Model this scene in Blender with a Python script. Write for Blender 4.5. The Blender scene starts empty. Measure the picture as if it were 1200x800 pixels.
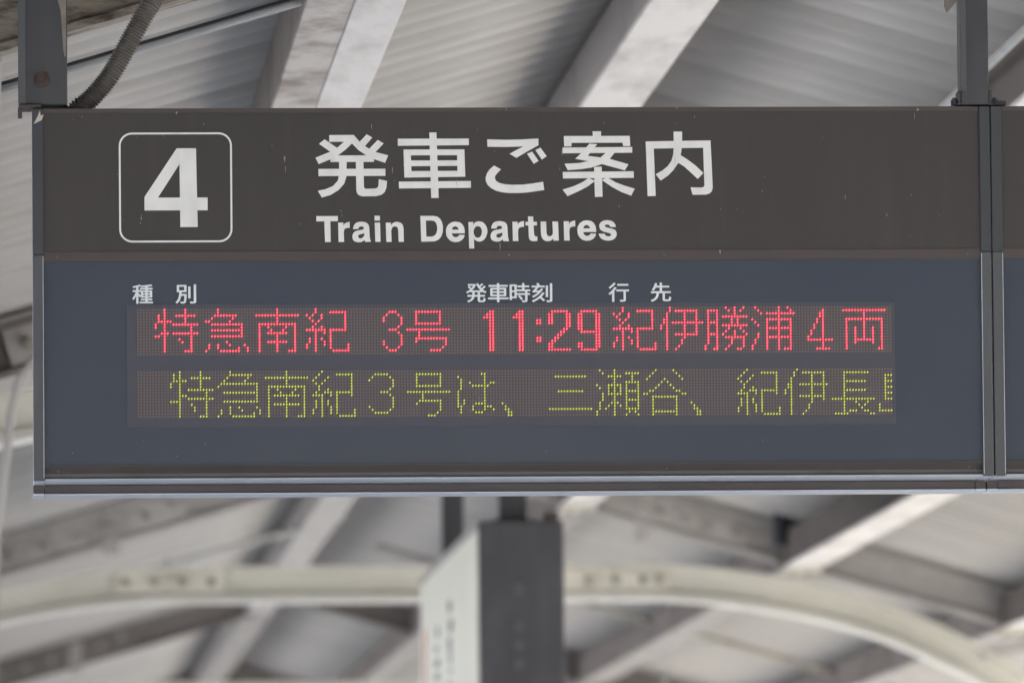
import bpy, bmesh, math, random
from mathutils import Vector, Matrix
random.seed(7)
S = bpy.context.scene
COL = S.collection

# ------------------------------------------------------------------ camera
YAW, PITCH, ROLL = 0.061467, 0.076598, -0.008951
cd = bpy.data.cameras.new('camera')
cam = bpy.data.objects.new('camera', cd)
COL.objects.link(cam)
cy, sy, cp, sp = math.cos(YAW), math.sin(YAW), math.cos(PITCH), math.sin(PITCH)
fwd = Vector((sy * cp, cy * cp, sp))
right = Vector((cy, -sy, 0))
up = right.cross(fwd)
r2 = right * math.cos(ROLL) + up * math.sin(ROLL)
u2 = -right * math.sin(ROLL) + up * math.cos(ROLL)
cam.matrix_world = Matrix(((r2.x, u2.x, -fwd.x, 0), (r2.y, u2.y, -fwd.y, -18.0), (r2.z, u2.z, -fwd.z, 1.7), (0, 0, 0, 1)))
cd.sensor_width = 36
cd.lens = 311.15
cd.clip_start = 0.5
cd.clip_end = 3000
cd.dof.use_dof = True
cd.dof.focus_distance = 18.02
cd.dof.aperture_fstop = 7.5
S.camera = cam

# ------------------------------------------------------------------ light
W = bpy.data.worlds.new('World')
S.world = W
W.use_nodes = True
nt = W.node_tree
sky = nt.nodes.new('ShaderNodeTexSky')
sky.sky_type = 'NISHITA'
sky.sun_disc = False
SUN_EL, SUN_AZ = math.radians(48), math.radians(128)      # azimuth clockwise from +Y
sky.sun_elevation = SUN_EL
sky.sun_rotation = SUN_AZ
sky.air_density = 1.0
sky.dust_density = 4.0
sky.ozone_density = 1.0
nt.links.new(sky.outputs[0], nt.nodes['Background'].inputs[0])
nt.nodes['Background'].inputs[1].default_value = 0.14
sl = bpy.data.lights.new('sun', 'SUN')
sl.energy = 2.7
sl.angle = math.radians(3)
sl.color = (1, 0.965, 0.92)
sun = bpy.data.objects.new('sun', sl)
COL.objects.link(sun)
sd = Vector((math.sin(SUN_AZ) * math.cos(SUN_EL), math.cos(SUN_AZ) * math.cos(SUN_EL), math.sin(SUN_EL)))
sun.rotation_euler = sd.to_track_quat('Z', 'Y').to_euler()
sun.location = sd * 60
S.view_settings.view_transform = 'Standard'
S.view_settings.look = 'None'
S.view_settings.gamma = 1
S.view_settings.exposure = 2.7
S.cycles.max_bounces = 8
S.cycles.diffuse_bounces = 6
S.cycles.use_denoising = True

# ------------------------------------------------------------------ helpers
def tag(o, label=None, cat=None, group=None, kind=None):
    if label: o['label'] = label
    if cat: o['category'] = cat
    if group: o['group'] = group
    if kind: o['kind'] = kind
    return o

def empty(name, loc, label, cat, group=None):
    o = bpy.data.objects.new(name, None)
    COL.objects.link(o)
    o.location = loc
    o.empty_display_size = 0.1
    return tag(o, label, cat, group)

def obj(name, mesh, mats, parent=None, loc=(0, 0, 0), kind=None):
    o = bpy.data.objects.new(name, mesh)
    COL.objects.link(o)
    if mats is not None and not len(mesh.materials):
        for m in (mats if isinstance(mats, (list, tuple)) else [mats]):
            mesh.materials.append(m)
    if parent: o.parent = parent
    o.location = loc
    if kind: o['kind'] = kind
    return o

class MB:
    def __init__(s):
        s.v, s.f, s.m, s.smooth = [], [], [], False
    def add(s, vs, fs, m=0):
        b = len(s.v)
        s.v += [tuple(p) for p in vs]
        s.f += [tuple(b + i for i in f) for f in fs]
        s.m += [m] * len(fs)
    def box(s, x0, x1, y0, y1, z0, z1, m=0):
        s.add([(x0, y0, z0), (x1, y0, z0), (x1, y1, z0), (x0, y1, z0), (x0, y0, z1), (x1, y0, z1), (x1, y1, z1), (x0, y1, z1)],
              [(0, 3, 2, 1), (4, 5, 6, 7), (0, 1, 5, 4), (1, 2, 6, 5), (2, 3, 7, 6), (3, 0, 4, 7)], m)
    def bbox(s, x0, x1, y0, y1, z0, z1, b=0.003, m=0):
        # chamfered box
        bm = bmesh.new()
        bmesh.ops.create_cube(bm, size=1)
        for v in bm.verts:
            v.co = Vector(((x0 + x1) / 2 + v.co.x * (x1 - x0), (y0 + y1) / 2 + v.co.y * (y1 - y0), (z0 + z1) / 2 + v.co.z * (z1 - z0)))
        bmesh.ops.bevel(bm, geom=list(bm.edges), offset=b, segments=2, profile=0.5, affect='EDGES')
        bm.verts.index_update()
        s.add([v.co[:] for v in bm.verts], [[v.index for v in f.verts] for f in bm.faces], m)
        bm.free()
    def cyl(s, c, axis, r, h, n=12, r2=None, m=0):
        c = Vector(c); a = Vector(axis).normalized()
        t = a.orthogonal().normalized(); w = a.cross(t)
        r2 = r if r2 is None else r2
        vs = [c + (t * math.cos(i * 2 * math.pi / n) + w * math.sin(i * 2 * math.pi / n)) * r for i in range(n)]
        vs += [c + a * h + (t * math.cos(i * 2 * math.pi / n) + w * math.sin(i * 2 * math.pi / n)) * r2 for i in range(n)]
        fs = [(i, (i + 1) % n, n + (i + 1) % n, n + i) for i in range(n)]
        fs += [tuple(range(n - 1, -1, -1)), tuple(range(n, 2 * n))]
        s.add(vs, fs, m)
    def prism_x(s, prof, x0, x1, m=0):
        # closed (y,z) profile extruded along x
        n = len(prof)
        vs = [(x0, y, z) for y, z in prof] + [(x1, y, z) for y, z in prof]
        fs = [(i, (i + 1) % n, n + (i + 1) % n, n + i) for i in range(n)] + [tuple(range(n - 1, -1, -1)), tuple(range(n, 2 * n))]
        s.add(vs, fs, m)
    def tube(s, pts, radii, n=10, m=0):
        pts = [Vector(p) for p in pts]
        k = len(pts)
        if not isinstance(radii, (list, tuple)): radii = [radii] * k
        t0 = (pts[1] - pts[0]).normalized()
        a = t0.orthogonal().normalized()
        vs = []
        for i in range(k):
            t = (pts[min(i + 1, k - 1)] - pts[max(i - 1, 0)]).normalized()
            a = (a - t * a.dot(t)).normalized()
            b = t.cross(a)
            for j in range(n):
                g = j * 2 * math.pi / n
                vs.append(pts[i] + (a * math.cos(g) + b * math.sin(g)) * radii[i])
        fs = [(i * n + j, i * n + (j + 1) % n, (i + 1) * n + (j + 1) % n, (i + 1) * n + j) for i in range(k - 1) for j in range(n)]
        fs += [tuple(range(n - 1, -1, -1)), tuple((k - 1) * n + j for j in range(n))]
        s.add(vs, fs, m)
    def mesh(s, name, fix=True):
        me = bpy.data.meshes.new(name)
        me.from_pydata(s.v, [], s.f)
        if any(s.m): me.polygons.foreach_set('material_index', s.m)
        if fix:
            bm = bmesh.new(); bm.from_mesh(me)
            bmesh.ops.recalc_face_normals(bm, faces=bm.faces)
            bm.to_mesh(me); bm.free()
        if s.smooth: me.polygons.foreach_set('use_smooth', [True] * len(s.f))
        me.update()
        return me
    def build(s, name, mats, parent=None, loc=(0, 0, 0), kind=None, fix=True):
        return obj(name, s.mesh(name, fix), mats, parent, loc, kind)

def catmull(pts, k=6):
    out = []
    P = [Vector(p) for p in pts]
    P = [P[0] * 2 - P[1]] + P + [P[-1] * 2 - P[-2]]
    for i in range(1, len(P) - 2):
        for j in range(k):
            t = j / k
            a, b, c, d = P[i - 1], P[i], P[i + 1], P[i + 2]
            out.append(0.5 * ((2 * b) + (c - a) * t + (2 * a - 5 * b + 4 * c - d) * t * t + (3 * b - a - 3 * c + d) * t ** 3))
    out.append(P[-2])
    return out

# ------------------------------------------------------------------ materials
def mat(name, base, rough=0.6, metal=0.0, dirt=None, amt=0.5, scale=6.0, stretch=(1, 1, 1), bump=0.0, bscale=40.0, spec=0.5, low=0.45, high=0.7,
        speck=None, spscale=60.0, spth=0.7, vary=0.0, coat=0.0, streak=None):
    m = bpy.data.materials.new(name)
    m.use_nodes = True
    N, L = m.node_tree.nodes, m.node_tree.links
    b = N['Principled BSDF']
    b.inputs['Roughness'].default_value = rough
    b.inputs['Metallic'].default_value = metal
    b.inputs['Specular IOR Level'].default_value = spec
    b.inputs['Coat Weight'].default_value = coat
    b.inputs['Coat Roughness'].default_value = 0.15
    tc = N.new('ShaderNodeTexCoord')
    mp = N.new('ShaderNodeMapping'); mp.inputs['Scale'].default_value = stretch
    L.new(tc.outputs['Object'], mp.inputs['Vector'])
    rgb = N.new('ShaderNodeRGB'); rgb.outputs[0].default_value = (*base, 1)
    cur = rgb.outputs[0]
    def mixin(col, fac_socket):
        nonlocal cur
        x = N.new('ShaderNodeMix'); x.data_type = 'RGBA'
        L.new(fac_socket, x.inputs[0]); L.new(cur, x.inputs[6])
        x.inputs[7].default_value = (*col, 1)
        cur = x.outputs[2]
    def noise(sc, det, lo, hi, top):
        n = N.new('ShaderNodeTexNoise'); n.inputs['Scale'].default_value = sc; n.inputs['Detail'].default_value = det
        n.inputs['Roughness'].default_value = 0.62
        L.new(mp.outputs[0], n.inputs['Vector'])
        r = N.new('ShaderNodeMapRange'); r.inputs[1].default_value = lo; r.inputs[2].default_value = hi; r.inputs[4].default_value = top
        L.new(n.outputs[0], r.inputs[0])
        return n, r
    if dirt:
        n, r = noise(scale, 8, low, high, amt)
        mixin(dirt, r.outputs[0])
        rr = N.new('ShaderNodeMapRange'); rr.inputs[3].default_value = rough * 0.85; rr.inputs[4].default_value = min(1, rough * 1.25)
        L.new(n.outputs[0], rr.inputs[0]); L.new(rr.outputs[0], b.inputs['Roughness'])
    if speck:
        n2, r2_ = noise(spscale, 3, spth, spth + 0.06, 0.9)
        mixin(speck, r2_.outputs[0])
    if streak:                      # run-off marks: noise drawn out along z
        ms = N.new('ShaderNodeMapping'); ms.inputs['Scale'].default_value = (26, 26, 1.6)
        L.new(tc.outputs['Object'], ms.inputs['Vector'])
        n3 = N.new('ShaderNodeTexNoise'); n3.inputs['Scale'].default_value = 1.0; n3.inputs['Detail'].default_value = 7
        L.new(ms.outputs[0], n3.inputs['Vector'])
        r3 = N.new('ShaderNodeMapRange'); r3.inputs[1].default_value = 0.52; r3.inputs[2].default_value = 0.72; r3.inputs[4].default_value = 0.5
        L.new(n3.outputs[0], r3.inputs[0]); mixin(streak, r3.outputs[0])
    if vary:
        oi = N.new('ShaderNodeObjectInfo')
        r = N.new('ShaderNodeMapRange'); r.inputs[3].default_value = 1 - vary; r.inputs[4].default_value = 1
        L.new(oi.outputs['Random'], r.inputs[0])
        h = N.new('ShaderNodeHueSaturation'); L.new(r.outputs[0], h.inputs['Value']); L.new(cur, h.inputs['Color'])
        cur = h.outputs[0]
    L.new(cur, b.inputs['Base Color'])
    if bump:
        n = N.new('ShaderNodeTexNoise'); n.inputs['Scale'].default_value = bscale; n.inputs['Detail'].default_value = 5
        L.new(mp.outputs[0], n.inputs['Vector'])
        bp = N.new('ShaderNodeBump'); bp.inputs['Strength'].default_value = bump; bp.inputs['Distance'].default_value = 0.01
        L.new(n.outputs[0], bp.inputs['Height']); L.new(bp.outputs[0], b.inputs['Normal'])
    return m

def emit(name, col, strength, base=(0.03, 0.03, 0.03)):
    m = bpy.data.materials.new(name); m.use_nodes = True
    b = m.node_tree.nodes['Principled BSDF']
    b.inputs['Base Color'].default_value = (*base, 1)
    b.inputs['Emission Color'].default_value = (*col, 1)
    b.inputs['Emission Strength'].default_value = strength
    b.inputs['Roughness'].default_value = 0.4
    return m

M = dict(
    header=mat('header_brown', (0.036, 0.031, 0.0295), 0.5, dirt=(0.055, 0.048, 0.045), amt=0.35, scale=5, stretch=(1, 1, 0.35), bump=0.04, bscale=300, speck=(0.2, 0.19, 0.18), spscale=90, spth=0.80, streak=(0.048, 0.042, 0.039)),
    divider=mat('divider_brown', (0.062, 0.049, 0.044), 0.5, dirt=(0.05, 0.045, 0.042), amt=0.4, scale=8),
    cap=mat('cap_slate', (0.036, 0.041, 0.046), 0.45, dirt=(0.1, 0.1, 0.1), amt=0.3, scale=9, stretch=(1, 1, 0.2)),
    cap_low=mat('cap_grey', (0.070, 0.076, 0.082), 0.4, dirt=(0.06, 0.062, 0.065), amt=0.5, scale=9, stretch=(1, 1, 0.2)),
    acrylic=mat('smoked_acrylic', (0.043, 0.056, 0.079), 0.18, dirt=(0.056, 0.066, 0.085), amt=0.5, scale=1.6, spec=0.4, speck=(0.3, 0.3, 0.32), spscale=120, spth=0.84),
    window=mat('display_window', (0.070, 0.072, 0.092), 0.4, dirt=(0.074, 0.076, 0.096), amt=0.3, scale=3, spec=0.3),
    board=mat('led_board', (0.100, 0.086, 0.092), 0.6, dirt=(0.110, 0.090, 0.092), amt=0.4, scale=5, spec=0.2),
    unlit=mat('unlit_led', (0.140, 0.124, 0.124), 0.45, dirt=(0.122, 0.125, 0.115), amt=0.5, scale=30),
    red_core=emit('red_led_core', (1.0, 0.075, 0.115), 0.44),
    red_halo=emit('red_led_halo', (1.0, 0.02, 0.075), 0.070, base=(0.12, 0.03, 0.03)),  # faint glow put into the material for the halo of lit LEDs
    green_core=emit('green_led_core', (0.82, 0.90, 0.13), 0.17),
    green_halo=emit('green_led_halo', (0.80, 0.95, 0.03), 0.016, base=(0.05, 0.05, 0.015)),
    white=mat('sign_white', (0.76, 0.77, 0.74), 0.5, dirt=(0.45, 0.46, 0.44), amt=0.3, scale=25, stretch=(1, 1, 0.4), speck=(0.25, 0.2, 0.17), spscale=140, spth=0.76),
    white2=mat('label_white', (0.72, 0.77, 0.78), 0.5, dirt=(0.5, 0.52, 0.52), amt=0.3, scale=30),
    dropping=mat('dried_dropping', (0.30, 0.29, 0.27), 0.8),
    alu=mat('satin_aluminium', (0.52, 0.56, 0.62), 0.42, 0.8, dirt=(0.4, 0.42, 0.45), amt=0.4, scale=12, stretch=(0.3, 1, 1)),
    slot=mat('slot_brown', (0.062, 0.053, 0.050), 0.5, dirt=(0.04, 0.036, 0.036), amt=0.5, scale=10, stretch=(0.4, 1, 1)),
    casing=mat('casing_grey', (0.10, 0.10, 0.105), 0.6, dirt=(0.06, 0.055, 0.05), amt=0.5, scale=7),
    joint=mat('joint_black', (0.012, 0.012, 0.014), 0.7),
    post=mat('post_slate', (0.036, 0.039, 0.045), 0.45, dirt=(0.085, 0.085, 0.085), amt=0.4, scale=8, stretch=(1, 1, 0.3), bump=0.1, bscale=60, speck=(0.25, 0.2, 0.15), spscale=60, spth=0.76),
    peel=mat('peeled_patch', (0.22, 0.20, 0.175), 0.8, dirt=(0.12, 0.1, 0.08), amt=0.6, scale=20, bump=0.3),
    rust=mat('rusty_bolt', (0.055, 0.045, 0.04), 0.8, dirt=(0.12, 0.07, 0.045), amt=0.6, scale=60, bump=0.3),
    hose=mat('hose_grey_brown', (0.15, 0.14, 0.125), 0.6, dirt=(0.085, 0.065, 0.055), amt=0.8, scale=14, bump=0.1),
    chip=mat('bare_metal_chip', (0.55, 0.53, 0.48), 0.6, dirt=(0.3, 0.2, 0.13), amt=0.7, scale=60),
    deck=mat('deck_paint', (0.46, 0.45, 0.43), 0.75, dirt=(0.28, 0.265, 0.245), amt=0.65, scale=2.6, stretch=(0.35, 1, 1), bump=0.1, bscale=12, vary=0.08, low=0.4, high=0.75),
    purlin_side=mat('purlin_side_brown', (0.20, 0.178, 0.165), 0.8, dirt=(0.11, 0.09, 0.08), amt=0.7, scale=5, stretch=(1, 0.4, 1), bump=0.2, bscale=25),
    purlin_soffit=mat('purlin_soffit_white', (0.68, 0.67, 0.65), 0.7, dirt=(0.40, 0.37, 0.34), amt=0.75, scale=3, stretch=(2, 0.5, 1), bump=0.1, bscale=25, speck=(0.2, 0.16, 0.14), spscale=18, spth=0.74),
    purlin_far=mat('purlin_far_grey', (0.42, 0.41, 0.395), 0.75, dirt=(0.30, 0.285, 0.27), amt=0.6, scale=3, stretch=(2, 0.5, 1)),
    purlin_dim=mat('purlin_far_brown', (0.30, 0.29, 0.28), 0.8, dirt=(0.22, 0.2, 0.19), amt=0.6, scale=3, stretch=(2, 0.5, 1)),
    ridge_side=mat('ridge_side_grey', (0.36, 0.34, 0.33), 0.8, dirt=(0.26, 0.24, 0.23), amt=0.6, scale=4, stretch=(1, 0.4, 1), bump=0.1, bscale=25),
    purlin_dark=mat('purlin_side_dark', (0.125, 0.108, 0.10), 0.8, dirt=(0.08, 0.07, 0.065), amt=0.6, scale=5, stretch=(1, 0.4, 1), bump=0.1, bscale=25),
    purlin_dirty=mat('purlin_flaking', (0.50, 0.48, 0.45), 0.8, dirt=(0.20, 0.16, 0.14), amt=0.9, scale=5, stretch=(1, 0.5, 1), bump=0.3, bscale=25, low=0.42, high=0.66),
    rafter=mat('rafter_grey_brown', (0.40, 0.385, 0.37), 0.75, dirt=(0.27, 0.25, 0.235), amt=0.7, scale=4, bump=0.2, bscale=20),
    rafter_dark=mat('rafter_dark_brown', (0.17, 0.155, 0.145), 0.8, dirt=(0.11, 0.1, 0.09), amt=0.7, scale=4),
    rafter_near=mat('rafter_mouldy', (0.30, 0.265, 0.22), 0.9, dirt=(0.055, 0.042, 0.032), amt=0.95, scale=14, stretch=(0.5, 1, 1.6), bump=0.6, bscale=40, low=0.44, high=0.6),
    arch=mat('arch_cream', (0.60, 0.59, 0.52), 0.65, dirt=(0.46, 0.45, 0.38), amt=0.5, scale=3, bump=0.1, bscale=20),
    archflange=mat('arch_flange_cream', (0.74, 0.74, 0.71), 0.6, dirt=(0.45, 0.44, 0.38), amt=0.4, scale=3),
    plate=mat('fishplate_cream', (0.66, 0.64, 0.55), 0.7, dirt=(0.30, 0.27, 0.2), amt=0.6, scale=7, bump=0.2),
    platedark=mat('fishplate_grey', (0.44, 0.42, 0.40), 0.75, dirt=(0.18, 0.16, 0.14), amt=0.6, scale=7, bump=0.2),
    bolt=mat('painted_bolt', (0.36, 0.35, 0.31), 0.7, dirt=(0.1, 0.08, 0.06), amt=0.6, scale=30),
    pipe=mat('pipe_pale', (0.42, 0.44, 0.44), 0.45, dirt=(0.28, 0.28, 0.28), amt=0.5, scale=8),
    darkbox=mat('dark_fitting', (0.03, 0.033, 0.04), 0.6),
    lightface=mat('sign_face_greenish', (0.82, 0.84, 0.74), 0.35, dirt=(0.70, 0.72, 0.58), amt=0.5, scale=1.8),
    facemark=mat('face_print_dark', (0.12, 0.16, 0.15), 0.6),
    facered=mat('face_print_red', (0.62, 0.36, 0.30), 0.6),
    darkend=mat('sign_end_slate', (0.042, 0.044, 0.050), 0.5, dirt=(0.085, 0.083, 0.085), amt=0.6, scale=7, stretch=(1, 1, 0.5)),
    concrete=mat('platform_concrete', (0.39, 0.39, 0.39), 0.9, dirt=(0.27, 0.27, 0.275), amt=0.6, scale=1.2, bump=0.2, bscale=60),
    kerb=mat('platform_edge', (0.42, 0.41, 0.38), 0.85, dirt=(0.28, 0.27, 0.25), amt=0.6, scale=3),
    tactile=mat('tactile_yellow', (0.58, 0.42, 0.06), 0.7),
    ballast=mat('ballast', (0.34, 0.34, 0.335), 0.95, dirt=(0.22, 0.215, 0.21), amt=0.8, scale=7, bump=0.8, bscale=14),
    rail=mat('rail_steel', (0.16, 0.11, 0.08), 0.5, 0.4, dirt=(0.1, 0.06, 0.04), amt=0.5, scale=9),
)

# ================================================================== setting
MBg = MB(); MBg.add([(-900, -900, -1.15), (900, -900, -1.15), (900, 900, -1.15), (-900, 900, -1.15)], [(0, 1, 2, 3)])
MBg.build('ground', M['ballast'], kind='structure')
p = MB(); p.box(-3.3, 7.3, -60, 110, -1.1, 0.0)
p.build('platform', M['concrete'], kind='structure')
p = MB(); p.bbox(-3.42, -3.303, -60, 110, -0.25, 0.015, 0.01); p.bbox(7.303, 7.42, -60, 110, -0.25, 0.015, 0.01)
p.build('platform_kerb', M['kerb'], kind='structure')
p = MB(); p.box(-2.75, -2.45, -60, 110, 0.0005, 0.006); p.box(6.45, 6.75, -60, 110, 0.0005, 0.006)
p.build('tactile_paving', M['tactile'], kind='structure')
for x in (-4.6, -5.667, 8.6, 9.667):
    r = MB()
    prof = [(-.06, 0), (.06, 0), (.06, .015), (.012, .03), (.012, .11), (.033, .12), (.033, .15), (-.033, .15), (-.033, .12), (-.012, .11), (-.012, .03), (-.06, .015)]
    n = len(prof)
    r.add([(x + a, -60, -1.15 + b) for a, b in prof] + [(x + a, 110, -1.15 + b) for a, b in prof], [(i, (i + 1) % n, n + (i + 1) % n, n + i) for i in range(n)])
    r.build('track_rail', M['rail'], kind='structure')

RX, RZ, SL = 1.99, 4.345, 0.285            # ridge x, rafter centre height, roof slope
def rz(x): return RZ - SL * abs(x - RX)
EAVE_L, EAVE_R = -2.9, 6.9

# ---- corrugated roof deck: overlapping sheets, each a part
roof = bpy.data.objects.new('canopy_roof', None); COL.objects.link(roof); roof['kind'] = 'structure'
def sheet_mesh(side):
    m = MB(); m.smooth = True
    pitch, amp, nw, per = 0.30, 0.033, 3, 10
    ys = [i / per * pitch for i in range(nw * per + 3)]
    x0, x1 = (RX, EAVE_R) if side > 0 else (EAVE_L, RX)
    nx = 6
    def prof(y):
        t = (y / pitch) % 1.0
        return amp * (math.cos(2 * math.pi * t) + 0.25 * math.cos(4 * math.pi * t))
    def z(x, y): return rz(x) + 0.125 + prof(y) + (0.004 * y / 0.9)
    vs, fs = [], []
    for i in range(nx + 1):
        x = x0 + (x1 - x0) * i / nx
        for y in ys: vs.append((x, y, z(x, y)))
    k = len(ys)
    for i in range(nx):
        for j in range(k - 1): fs.append((i * k + j, i * k + j + 1, (i + 1) * k + j + 1, (i + 1) * k + j))
    nv = len(vs)
    vs += [(a, b, c + 0.006) for a, b, c in vs]
    fs2 = [tuple(nv + q for q in reversed(f)) for f in fs]
    edge = []
    for j in range(k - 1): edge += [(j, nv + j, nv + j + 1, j + 1), (nx * k + j + 1, nv + nx * k + j + 1, nv + nx * k + j, nx * k + j)]
    for i in range(nx): edge += [(i * k, (i + 1) * k, nv + (i + 1) * k, nv + i * k), (i * k + k - 1, nv + i * k + k - 1, nv + (i + 1) * k + k - 1, (i + 1) * k + k - 1)]
    m.add(vs, fs + fs2 + edge)
    return m.mesh('roof_sheet')
sm = {1: sheet_mesh(1), -1: sheet_mesh(-1)}
for i in range(-32, 88):
    for sd_ in (1, -1):
        obj('roof_sheet', sm[sd_], M['deck'], roof, (0, i * 0.9, random.uniform(-0.002, 0.002)))

# ---- section sweep in the frame plane (x,z path) with an I profile
def sweep(m, path, section, y0, mi=0):
    n = len(section); P = [Vector((a, b)) for a, b in path]; vs = []
    for i, q in enumerate(P):
        t = (P[min(i + 1, len(P) - 1)] - P[max(i - 1, 0)]).normalized()
        nn = Vector((-t.y, t.x))
        for (w, h) in section:
            a = q + nn * h
            vs.append((a.x, y0 + w, a.y))
    fs = [(i * n + j, i * n + (j + 1) % n, (i + 1) * n + (j + 1) % n, (i + 1) * n + j) for i in range(len(P) - 1) for j in range(n)]
    fs += [tuple(range(n)), tuple((len(P) - 1) * n + j for j in range(n))]
    m.add(vs, fs, mi)
def i_section(h, wt, wb, tf, tb, web):
    a, b = h / 2, -h / 2
    return [(-wb / 2, b), (wb / 2, b), (wb / 2, b + tb), (web / 2, b + tb + 0.012), (web / 2, a - tf - 0.01), (wt / 2, a - tf), (wt / 2, a), (-wt / 2, a), (-wt / 2, a - tf), (-web / 2, a - tf - 0.01), (-web / 2, b + tb + 0.012), (-wb / 2, b + tb)]
H_ARCH = [(0, 3.70), (0.6, 3.70), (1.2, 3.697), (1.59, 3.655), (1.98, 3.575), (2.27, 3.480), (2.565, 3.341), (2.78, 3.205), (3.12, 2.93), (3.42, 2.58), (3.62, 2.18), (3.70, 1.75), (3.71, 1.0), (3.71, 0.02)]
half = [tuple(v) for v in catmull([(a, b) for a, b in H_ARCH], 5)]
arch_path = [(RX - a, b) for a, b in reversed(half[1:])] + [(RX + a, b) for a, b in half]
ARCH_SEC = i_section(0.150, 0.085, 0.125, 0.016, 0.020, 0.026)
RAFT_SEC = i_section(0.165, 0.100, 0.110, 0.016, 0.018, 0.030)

def plate(parent, cx, cz, ang, L, Hh, y, mt, bolts, name='fishplate'):
    t = Vector((math.cos(ang), 0, math.sin(ang))); n_ = Vector((-math.sin(ang), 0, math.cos(ang)))
    m = MB(); m.bbox(-L / 2, L / 2, y - 0.022, y, -Hh / 2, Hh / 2, 0.004)
    m.v = [tuple(Vector((cx, 0, cz)) + t * a + n_ * c + Vector((0, b, 0))) for a, b, c in m.v]
    pl = m.build(name, mt, parent)
    for bx, bz in bolts:
        c = Vector((cx, y - 0.021, cz)) + t * bx + n_ * bz
        k = MB(); k.cyl(c, (0, -1, 0), 0.021, 0.004, 14); k.cyl(c - Vector((0, .004, 0)), (0, -1, 0), 0.017, 0.014, 6); k.cyl(c - Vector((0, .018, 0)), (0, -1, 0), 0.009, 0.012, 8)
        k.build('bolt', M['bolt'], pl)
    return pl

FR = [(-12.0, False), (0.32, False), (9.7, True), (22.3, True), (36.0, True), (49.0, True), (62.0, True)]
FLAB = {-12.0: 'grey rafter pair over the platform in front of the departure sign',
        0.32: 'mouldy peeling rafter crossing the top left corner above the departure sign',
        9.7: 'dark roof frame whose curved arch disappears behind the left edge of the departure sign',
        22.3: 'cream arched rail frame with bolted splice plates just below the departure sign',
        36.0: 'second roof frame seen below the cream arch, with blurred inverted V rafters',
        49.0: 'third roof frame, farther off under the canopy and badly blurred',
        62.0: 'farthest roof frame under the canopy'}
for fy, full in FR:
    fr = empty('roof_frame', (RX, fy, 0), FLAB[fy], 'roof frame', 'frames carrying the platform canopy')
    near = fy == 0.32
    for sgn in (-1, 1):
        m = MB()
        xe = EAVE_L + 0.15 if sgn < 0 else EAVE_R - 0.15
        xs = RX + sgn * 0.004
        sweep(m, [(xs - RX, rz(xs)), (xe - RX, rz(xe))], RAFT_SEC, 0)
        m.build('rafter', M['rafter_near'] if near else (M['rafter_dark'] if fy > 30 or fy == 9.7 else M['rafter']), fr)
    if full:
        m = MB(); sweep(m, [(a - RX, b) for a, b in arch_path], ARCH_SEC, 0)
        ar = m.build('arch', M['arch'], fr)
        # pale running flange under the arch
        m = MB(); sweep(m, [(a - RX, b) for a, b in arch_path], [(-0.075, -0.092), (0.075, -0.092), (0.075, -0.0765), (-0.075, -0.0765)], 0)
        m.build('flange', M['archflange'], ar)
        plate(fr, 0.907 - RX, 3.702, 0, 0.50, 0.105, -0.014, M['plate'], [(-.20, 0.004), (-.07, 0.004), (.06, 0.004), (.19, 0.004)])
        plate(fr, 2.94 - RX, 3.700, 0, 0.50, 0.105, -0.014, M['plate'], [(-.12, 0.006), (.005, 0.006), (.13, 0.006), (.20, 0.006)])
        a = math.atan(SL)
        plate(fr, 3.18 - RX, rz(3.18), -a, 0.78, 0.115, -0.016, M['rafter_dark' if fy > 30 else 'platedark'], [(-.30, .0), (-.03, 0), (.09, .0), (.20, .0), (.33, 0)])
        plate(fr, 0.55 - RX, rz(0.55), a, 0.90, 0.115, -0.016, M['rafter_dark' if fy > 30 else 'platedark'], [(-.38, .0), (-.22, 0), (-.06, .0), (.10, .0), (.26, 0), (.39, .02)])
        m = MB(); m.bbox(3.03 - RX, 3.11 - RX, -0.045, -0.017, rz(3.07) - 0.15, rz(3.07) + 0.08, 0.004); m.build('cleat', M['platedark'], fr)
        m = MB(); m.bbox(0.60 - RX, 0.68 - RX, -0.045, -0.017, rz(0.64) - 0.13, rz(0.64) + 0.08, 0.004); m.build('cleat', M['platedark'], fr)
        for sgn in (-1, 1):       # gusset between rafter and arch foot
            m = MB(); x0 = sgn * 2.62
            sweep(m, [(x0, 3.36), (sgn * 3.0, rz(RX + 3.0) - 0.07)], [(-.03, -.03), (.03, -.03), (.03, .03), (-.03, .03)], 0)
            m.build('brace', M['rafter'], fr)
            m = MB(); m.bbox(sgn * 3.71 - 0.14, sgn * 3.71 + 0.14, -0.14, 0.14, 0.001, 0.03, 0.004)
            m.build('base_plate', M['rafter'], fr)

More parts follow.
